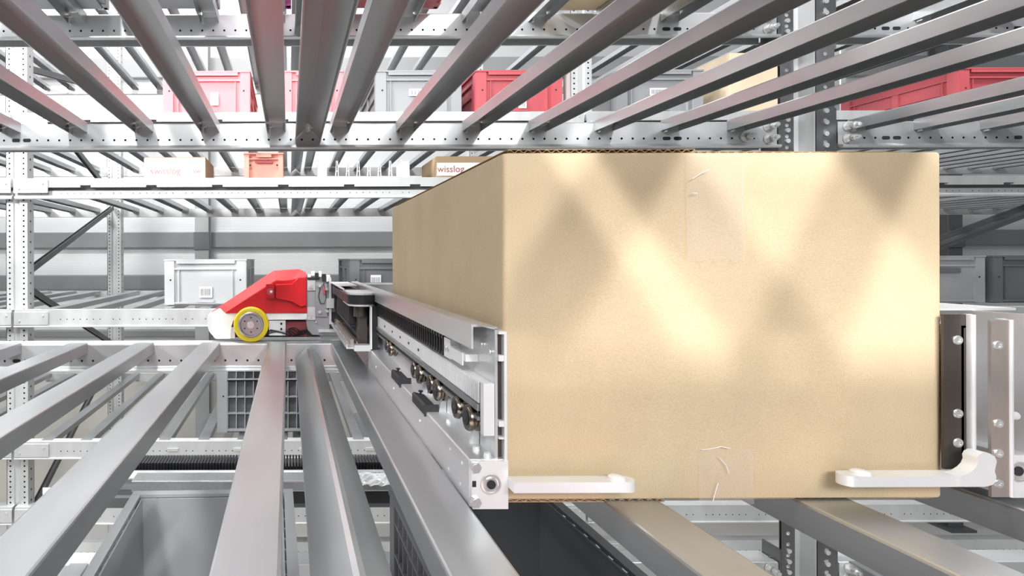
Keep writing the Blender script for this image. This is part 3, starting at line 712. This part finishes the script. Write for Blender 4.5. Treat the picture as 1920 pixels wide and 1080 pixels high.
# undercarriage between wheel and arm
def pbox(bm, px0, px1, py0, py1, Y, dep, mi=0):
    x0, z1 = WP(px0, py0, Y); x1, z0 = WP(px1, py1, Y); box(bm, x0, x1, Y, Y+dep, z0, z1, mi)
b = NB(); pbox(b, 504, 535, 601, 629, 1.245, .01); obj_ = so('side_plate', b, ALU)
b = NB()
for py in (607, 617): b = NB(); x, z = WP(527, py, 1.244); cyl(b, (x, 1.2435, z), (x, 1.246, z), .0028, 10); so('plate_hole', b, HOLE)
b = NB(); pbox(b, 436, 596, 600, 632, 1.29, .06); so('chassis', b, DARKCOL)
b = NB(); pbox(b, 536, 575, 603, 633, 1.27, .015); so('motor_cover', b, BINR)
b = NB(); pbox(b, 440, 600, 632, 635, 1.25, .03); so('skid_plate', b, GREYM)
b = NB(); pbox(b, 426, 440, 613, 634, 1.243, .02); so('bracket', b, ALU)
b = NB()
for k in range(4):
    p = [WP(500+k*3+i*9, 626-4*math.sin(i*.8+k)-k*2, 1.24) for i in range(5)]; tube(b, [(x, 1.238+k*.004, z) for x, z in p], .0016, 6)
so('cable', b, RUBB, smooth=60)
b = NB()
for k in range(5):
    p = [WP(540+i*7, 620-6*math.sin(i*1.1+k*.9)+k*1.5, 1.26) for i in range(6)]; tube(b, [(x, 1.262, z) for x, z in p], .0013, 6)
so('cable', b, GREYM if False else RUBB, smooth=60)
# grey mounting plates
b = NB(); Y = 1.235
pl = [WP(575, 540, Y), WP(591, 528, Y), WP(591, 530, Y), WP(616, 530, Y), WP(618, 622, Y), WP(598, 632, Y), WP(584, 630, Y), WP(576, 620, Y), WP(574, 600, Y)]
pl = [WP(574, 524), WP(618, 524), WP(618, 622), WP(604, 629), WP(586, 629), WP(577, 620), WP(574, 606)]
prism(b, pl, 1.246, 1.25, 'y'); so('mounting_plate', b, PLATE)
b = NB(); pbox(b, 592, 613, 531, 594, 1.24, .005); so('mounting_plate', b, PLATE)
for (a0, a1) in ((525, 545), (576, 600)):
    b = NB(); pbox(b, 576, 591, a0, a1, 1.241, .004); fl = so('flange', b, ALU)
b = NB()
for (px, py, r) in ((584, 537, .0048), (584, 587, .0048), (599, 536, .004), (599, 585, .004), (613, 583, .004), (612, 542, .004), (592, 604, .0018)):
    b = NB(); x, z = WP(px, py); cyl(b, (x, 1.232, z), (x, 1.242, z), r, 6); so('bolt', b, STEEL)
b = NB(); loop = [WP(610, 529), WP(600, 540), WP(597, 556), WP(600, 568), WP(607, 570), WP(611, 560), WP(611, 545), WP(606, 532)]
tube(b, [(x, 1.234, z) for x, z in loop], .0011, 6); so('cable', b, RUBB, smooth=60)
b = NB(); pbox(b, 605, 609, 538, 551, 1.231, .003); so('cable_tag', b, BINR)
b = NB()
for (a0, a1, c0, c1, mi) in ((577, 583, 515, 521, 0), (584, 590, 509, 517, 0), (591, 597, 512, 523, 1), (598, 603, 509, 519, 0), (604, 611, 514, 526, 1), (612, 619, 516, 528, 0), (577, 600, 520, 524, 1)):
    b = NB(); pbox(b, a0, a1, c0, c1, 1.232+.003*(a0 % 3), .02, 0); so('connector', b, [ALUW, BLACK][mi])
b = NB(); pbox(b, 617, 621, 521, 608, 1.225, .02); pbox(b, 612, 626, 560, 578, 1.222, .02); pbox(b, 597, 640, 619, 623, 1.235, .02); so('bracket', b, ALU)
b = NB(); box(b, .02, .50, 1.30, 1.36, -.175, -.06); so('cross_frame', b, DARKCOL)
b = NB(); box(b, .095, .60, 1.262, 1.30, -.125, -.06); so('cross_frame', b, PLATE)

# ---- left telescopic arm (local builder, mirrored for the right arm)
def arm(mx, side):
    """mx maps x for the right arm; geometry given for the left arm"""
    def fx(b):
        if side == 'right':
            for v in b.verts: v.co.x = mx-v.co.x
        bmesh.ops.translate(b, verts=b.verts, vec=-SO)
        return b
    A_ = bpy.data.objects.new('gripper_arm', None); COL.objects.link(A_); A_.parent = S
    A_['label'] = '%s telescopic gripper arm' % side
    def ao(name, b, m, smooth=None): return obj(name, fx(b), m, A_, smooth=smooth)
    # lower block
    if side == 'left':
        b = NB(); rbox(b, .1375, .1655, .4085, .925, -.190, -.1535, .0016, 'y'); ao('finger_block', b, ALU, 40)
        b = NB(); prism(b, [(.1395, -.1905), (.1665, -.1905), (.1665, -.154), (.1390, -.154), (.1390, -.1875)], .4055, .4083, 'y'); ao('end_plate', b, ALUW)
        b = NB(); lathe(b, (.1530, .4052, -.1712), (0, -1, 0), [(0, .0078), (.0012, .0076), (.0014, .0062), (.0006, .0058), (.0004, .0050), (.0013, .0048), (.0013, .0036)], 28); ao('bushing', b, STEEL, 30)
        b = NB(); cyl(b, (.1530, .4044, -.1712), (.1530, .4034, -.1712), .0034, 18); ao('bushing_bore', b, HOLE)
        for z in (-.1585, -.1848):
            b = NB(); cyl(b, (.1415, .4054, z), (.1415, .4030, z), .0042, 6); cyl(b, (.1415, .4030, z), (.1415, .4026, z), .0032, 16); ao('end_bolt', b, STEEL)
        b = NB(); box(b, .1391, .1420, .4050, .4054, -.1735, -.1690); ao('slot', b, HOLE)
        b = NB()
        for y in (.424, .455, .56, .70, .84):
            for z in (-.1625, -.181) if y < .46 else (-.170,):
                b = NB(); cyl(b, (.1374, y+(.004 if z < -.17 else 0), z), (.1368, y+(.004 if z < -.17 else 0), z), .0016, 8); ao('side_rivet', b, ALUW)
        for (x, y) in ((.1500, .428), (.1535, .4135), (.150, .50), (.148, .60)):
            b = NB(); cyl(b, (x, y, -.1535), (x, y, -.1505), .0028, 12, r1=.0024); ao('pan_screw', b, ALUW, 40)
        for y in (.535, .655):
            b = NB(); prism(b, [(.1362, -.1575), (.1362, -.1490), (.1380, -.1470), (.1495, -.1500), (.1495, -.1533)], y, y+.055, 'y'); box(b, .1356, .1500, y-.001, y+.001, -.158, -.1465); ao('rubber_pad', b, RUBB)
            b = NB(); cyl(b, (.1445, y+.05, -.1500), (.1445, y+.05, -.146), .0012, 8); cyl(b, (.1445, y+.05, -.146), (.1445, y+.05, -.1445), .0026, 10); ao('pad_pin', b, BLACK)

    # web plate
    b = NB(); box(b, .1580, .1600, .409, 1.24, -.1535, -.0540); ao('web_plate', b, ALU)
    # top channel
    b = NB(); prism(b, [(.1455, -.0525), (.1600, -.0525), (.1600, -.0545), (.1470, -.0545), (.1470, -.0720), (.1455, -.0720)], .425, 1.24, 'y')
    prism(b, [(.1500, -.0525), (.1600, -.0525), (.1600, -.0545), (.1580, -.0545)], .409, .425, 'y'); ao('top_channel', b, ALU)
    # rack strip with teeth
    b = NB(); box(b, .1500, .1578, .411, .93, -.1135, -.0965); box(b, .1493, .1577, .4092, .4160, -.1360, -.0960); obj_main = b
    ao('rack_strip', b, ALUW)
    b = NB(); y = .418
    while y < .60:
        box(b, .1484, .1497, y, y+.0026, -.1132, -.0968); y += .0042
    ao('rack_teeth', b, ALUW)
    b = NB(); box(b, .1495, .1499, .4165, .60, -.1130, -.0970); ao('tooth_gap_shade', b, DARKM)  # dark strip painted in as shade between the teeth
    for y in (.465, .515, .565, .615, .665, .715, .77, .83): b = NB(); cyl(b, (.1488, y, -.105), (.1496, y, -.105), .0016, 8); ao('strip_hole', b, HOLE)
    b = NB(); box(b, .1475, .1578, .418, .93, -.1195, -.1140); box(b, .1478, .1578, .418, .93, -.1270, -.1240); ao('guide_rail', b, GREYM)
    # cable chain
    b = NB(); box(b, .1520, .1575, .515, .93, -.0930, -.0745); y = .516
    while y < .93:
        box(b, .1488, .1519, y, y+.0052, -.0935, -.0905); box(b, .1488, .1519, y, y+.0052, -.0775, -.0740); box(b, .1488, .1519, y, y+.0022, -.0905, -.0775); y += .0095
    ao('cable_chain', b, BLACK)
    b = NB(); box(b, .1475, .1578, .445, .490, -.0860, -.0800); box(b, .1470, .1480, .452, .486, -.0905, -.0800); box(b, .1490, .1578, .492, .512, -.093, -.075); ao('chain_bracket', b, ALUW)
    b = NB(); 
    for y in (.496, .506): b = NB(); cyl(b, (.1488, y, -.084), (.1478, y, -.084), .0022, 8); ao('screw', b, STEEL)
    b = NB(); cyl(b, (.1578, .418, -.073), (.1565, .418, -.073), .0025, 10); ao('screw', b, STEEL); b = NB(); cyl(b, (.1578, .436, -.070), (.1565, .436, -.070), .0022, 10); ao('screw', b, STEEL)
    # bearing rollers in pairs
    for y0 in (.436, .528, .600, .770):
        for (dy, r) in ((0, .0105), (.030 if y0 < .5 else .024, .0095)):
            y = y0+dy
            b = NB(); lathe(b, (.1445, y, -.1300), (1, 0, 0), [(0, r*.62), (0, r*.92), (.0012, r), (.0035, r), (.0045, r*.86), (.0065, r*.86), (.0075, r), (.0100, r), (.0112, r*.9), (.0135, r*.5)], 26)
            ro = ao('roller', b, BRASSY, 35)
            b = NB(); lathe(b, (.1443, y, -.1300), (-1, 0, 0), [(0, r*.60), (.0006, r*.56), (.0006, r*.30), (.0014, r*.28)], 20); bmesh_ = fx(b); obj('roller_cap', bmesh_, RUBB, ro, smooth=35)
        if y0 < .65:
            b = NB(); prism(b, [(.1500, -.1535), (.1575, -.1535), (.1575, -.1385), (.1520, -.1440)], y0+.006, y0+.010, 'y'); ao('gusset', b, ALU)
    # outer finger plate with dark liner
    if side == 'left':
        b = NB(); box(b, .1603, .1640, .4125, 1.0, -.1535, -.0570); ao('liner', b, DARKM)
        b = NB(); rbox(b, .1642, .1662, .4065, 1.0, -.1905, -.0555, .0008, 'y'); box(b, .1602, .1642, .4065, .412, -.0578, -.0555); ao('side_plate', b, ALUW)
        for z0, z1 in ((-.0785, -.0740), (-.1285, -.1240), (-.1380, -.1365)): b = NB(); box(b, .1603, .1641, .4070, .4120, z0, z1); ao('spacer', b, ALUW)
    # outer fixed stage at the robot end
    b = NB(); pts = [(.1000, 1.25), (.1000, .915)]
    for k in range(9):
        a = math.radians(180+180*k/8); pts.append((.1255+.0255*math.cos(a), .915+.020*math.sin(a)))
    pts += [(.1510, .915), (.1510, 1.25)]
    prism(b, pts, -.0765, -.0610, 'z'); ao('belt', b, BLACK, 40)
    b = NB(); p2 = [(.1255+(x-.1255)*.86, y+.004 if y < 1.2 else y-.25) for x, y in pts]; prism(b, p2, -.0609, -.0580, 'z')
    p3 = [(.1255+(x-.1255)*.92, y+.002 if y < 1.2 else y-.25) for x, y in pts]; prism(b, p3, -.0800, -.0767, 'z'); ao('pulley_disc', b, ALUW)
    b = NB(); box(b, .1200, .1360, .925, .945, -.146, -.0802); cyl(b, (.125, .93, -.10), (.125, .93, -.081), .012, 20); ao('pulley_block', b, DARKM)
    b = NB(); box(b, .1370, .1395, .893, .905, -.1515, -.0802); ao('front_edge_bar', b, ALUW)
    b = NB(); box(b, .1400, .1505, .900, 1.25, -.155, -.0802); ao('stage_wall', b, BLACK)
    b = NB(); prism(b, [(.1000, -.1500), (.1390, -.1500), (.1390, -.1525), (.0980, -.1525), (.0980, -.1440), (.1000, -.1440)], .905, 1.25, 'y'); box(b, .110, .137, .893, .91, -.1545, -.1445); ao('lower_rail', b, ALU)
    b = NB(); box(b, .1075, .1135, .93, 1.25, -.1498, -.1400); box(b, .1175, .1215, .93, 1.25, -.1498, -.1440); ao('slide_rail', b, TAUPE)
    b = NB(); y = .96
    while y < 1.24:
        box(b, .1080, .1370, y, y+.006, -.1180, -.0805); y += .016
    box(b, .1090, .1370, .955, 1.25, -.1215, -.1182); ao('cable_chain', b, BLACK)
    b = NB(); box(b, .0975, .1000, .98, 1.25, -.0575, -.0555); prism(b, [(.0975, -.0540), (.1020, -.0540), (.1020, -.0575), (.0975, -.0575)], .98, 1.26, 'y'); box(b, .1020, .1400, 1.10, 1.26, -.0560, -.0540); ao('cover_strip', b, ALUW)
    b = NB()
    for y in (.96, 1.02, 1.09, 1.16): b = NB(); cyl(b, (.1040, y, -.1498), (.1040, y, -.1488), .0022, 8); ao('rail_screw', b, ALUW)
    return A_
armL = arm(0, 'left')
# finger of the left arm, reaching across the carton
def finger(bm, x0, x1, z, flip=1):
    y0, y1 = .3945, .4065; pts = []
    tip = x1 if flip > 0 else x0; root = x0 if flip > 0 else x1
    n = 8; r = .0085
    out = [(root, y0), (tip-flip*r, y0)]
    for k in range(n+1):
        a = -math.pi/2+math.pi*k/n; out.append((tip-flip*.006+flip*.006*math.cos(a), (y0+y1)/2+(y1-y0)/2*math.sin(a)))
    out += [(root, y1)]
    prism(bm, out, z-.0078, z, 'z')
b = NB(); x0 = .1663; x1 = (1190-541)*.3985/1000; finger(b, x0, x1, -.1658)
bmesh.ops.bevel(b, geom=[e for e in b.edges if e.calc_face_angle(0) > 1], offset=.0005, segments=1, affect='EDGES')
fo = so('grip_finger', b, ALUW, armL, smooth=50)
b = NB(); lathe(b, (x1-.013, .4005, -.1658), (0, 0, 1), [(0, .0058), (.0016, .0056), (.0026, .0040)], 20); so('finger_pad', b, WHITE, fo, smooth=40)

armR = arm(.5075+.1662+.002+.0, 'right')
# right arm front details
XR = .5095
b = NB(); x0, x1 = .5024, (1811-541)*.409/1000; box(b, x0, x1+.0008, .4090, .4110, -.1625, -.0440); so('grip_plate', b, DARKM, armR)['label'] = 'dark brown grip plate'
b = NB(); rbox(b, x1, x1+.0035, .4050, .4120, -.1640, -.0440, .0015, 'z'); box(b, x1+.0035, x1+.008, .4115, .4130, -.0475, -.0440); so('plate_edge', b, ALUW, armR, smooth=40)
for py in (642, 780, 835):
    b = NB(); x = (1798-541)*.408/1000; z = -(py-486)*.408/1000; lathe(b, (x, .4090, z), (0, -1, 0), [(0, .0036), (.0009, .0032), (.0009, .0019), (.0002, .0016)], 18); so('grip_screw', b, STEEL, armR, smooth=30)
b = NB(); box(b, x1+.0035, .5640, .470, .472, -.1500, -.0440); box(b, .508, .60, .440, .9, -.0440, -.0420); box(b, .5640, .5660, .409, .9, -.1535, -.0440); so('channel_web', b, ALUW, armR)
b = NB()
for px, py in ((1815, 640), (1815, 778), (1850, 767)): cyl(b, ((px-541)*.465/1000, .469, -(py-486)*.465/1000), ((px-541)*.465/1000, .4699, -(py-486)*.465/1000), .0045, 14)
so('web_hole', b, HOLE, armR)
xa, xb = (1858-541)*.403/1000, (1891-541)*.403/1000
b = NB(); box(b, xa, xb, .4030, .4050, -.1815, -.0480); so('grip_plate', b, TAUPE, armR)
b = NB(); rbox(b, xb, xb+.0032, .4020, .4120, -.1815, -.0475, .0012, 'z'); box(b, xb+.003, xb+.0075, .4100, .412, -.0510, -.0475); so('plate_edge', b, ALUW, armR, smooth=40)
for py in (652, 799, 855, 912):
    b = NB(); x = (1874-541)*.402/1000; z = -(py-486)*.402/1000; lathe(b, (x, .4030, z), (0, -1, 0), [(0, .0034), (.0009, .0031), (.0009, .0018), (.0002, .0015)], 18); so('grip_screw', b, STEEL, armR, smooth=30)
b = NB(); box(b, xb+.0034, .585, .4040, .90, -.1825, -.1500); so('end_block', b, ALUW, armR)
b = NB(); X = (1910-541)*.4035/1000; lathe(b, (X, .4040, -.1625), (0, -1, 0), [(0, .0078), (.0012, .0076), (.0014, .0060), (.0005, .0055)], 24); so('bushing', b, STEEL, armR, smooth=30)
b = NB(); cyl(b, (X-.001, .4034, -.1620), (X-.001, .4028, -.1620), .0036, 16); so('bushing_bore', b, HOLE, armR)
b = NB(); cyl(b, (xb+.004, .407, -.1210), (xb+.010, .407, -.1210), .0032, 12); so('pin', b, ALUW, armR, smooth=40)
# right finger with curl
b = NB(); x0 = (1578-541)*.398/1000; xr = (1850-541)*.398/1000; finger(b, x0, xr-.006, -.1622, -1)
prf = [((px-541)*.398/1000, -(py-486)*.398/1000) for px, py in ((1785,893),(1798,889),(1808,883),(1815,876),(1819,867),(1818,859),(1821,853),(1829,849),(1840,850),(1850,856),(1854,865),(1852,874),(1850,884),(1853,893),(1852,902),(1847,908),(1837,911.5),(1785,911.5))]
prism(b, prf, .3938, .4028, 'y')
bmesh.ops.bevel(b, geom=[e for e in b.edges if e.calc_face_angle(0) > 1], offset=.0008, segments=2, affect='EDGES')
fo = so('grip_finger', b, ALUW, armR, smooth=50)
b = NB(); lathe(b, (x0+.016, .4005, -.1622), (0, 0, 1), [(0, .0058), (.0016, .0056), (.0026, .0040)], 20); so('finger_pad', b, WHITE, fo, smooth=40)

# ------------------------------------------------------------------ lower shuttle / cable tray in the aisle
t = thing('cable_tray', 'black cable chain tray with silver rails in the aisle below the shelves', 'machine', (0, 1.60, -.745))
b = NB(); box(b, -.62, .55, 0, .22, 0, .012); box(b, -.62, .55, 0, .012, .012, .030); obj('tray', b, DARKCOL, t)
b = NB()
for k in range(110): box(b, -.60+k*.01, -.60+k*.01+.0075, .13, .20, .05, .085)
box(b, -.60, .50, .14, .19, .012, .0498); obj('cable_chain', b, BLACK, t)
b = NB(); box(b, -.62, .55, .06, .10, .060, .064); box(b, -.62, .55, .10, .104, .012, .072); obj('rail', b, ALU, t)
b = NB()
for k in range(44): cyl(b, (-.60+k*.025, .0995, .052), (-.60+k*.025, .0985, .052), .0035, 8)
obj('rivet', b, ALUW, t)
t = thing('drive_beam', 'dark grey drive beam lying in the aisle in front of the cable tray', 'machine', (0, 1.42, -.665))
b = NB(); rbox(b, -.42, .45, 0, .06, .045, .075, .004, 'x'); obj('beam_body', b, GREYM, t)
b = NB(); box(b, -.42, .45, .005, .055, .012, .044); obj('lower_channel', b, BLACK, t)
t = thing('wrapped_bundle', 'crumpled clear plastic wrapping on the dark aisle beam', 'wrapping', (.245, 1.40, -.580))
b = NB(); rnd = random.Random(9); bmesh.ops.create_grid(b, x_segments=22, y_segments=12, size=.5)
for v in b.verts: v.co = Vector((v.co.x*.20, v.co.y*.07, .014*math.cos(v.co.y*3)+rnd.uniform(-.004, .004)))
obj('film', b, CLEAR, t)
# yellow and white notice far at lower left
b = NB(); box(b, -.02, .07, 0, .003, 0, .05); o = obj('paper_notice', b, PAPER, loc=(-.905, 2.0, -.905)); tag(o, 'small white notice with a yellow bar, low at the left behind the post', 'notice')
b = NB(); box(b, .02, .06, -.001, -.0001, .035, .046); obj('yellow_bar', b, YEL, o)
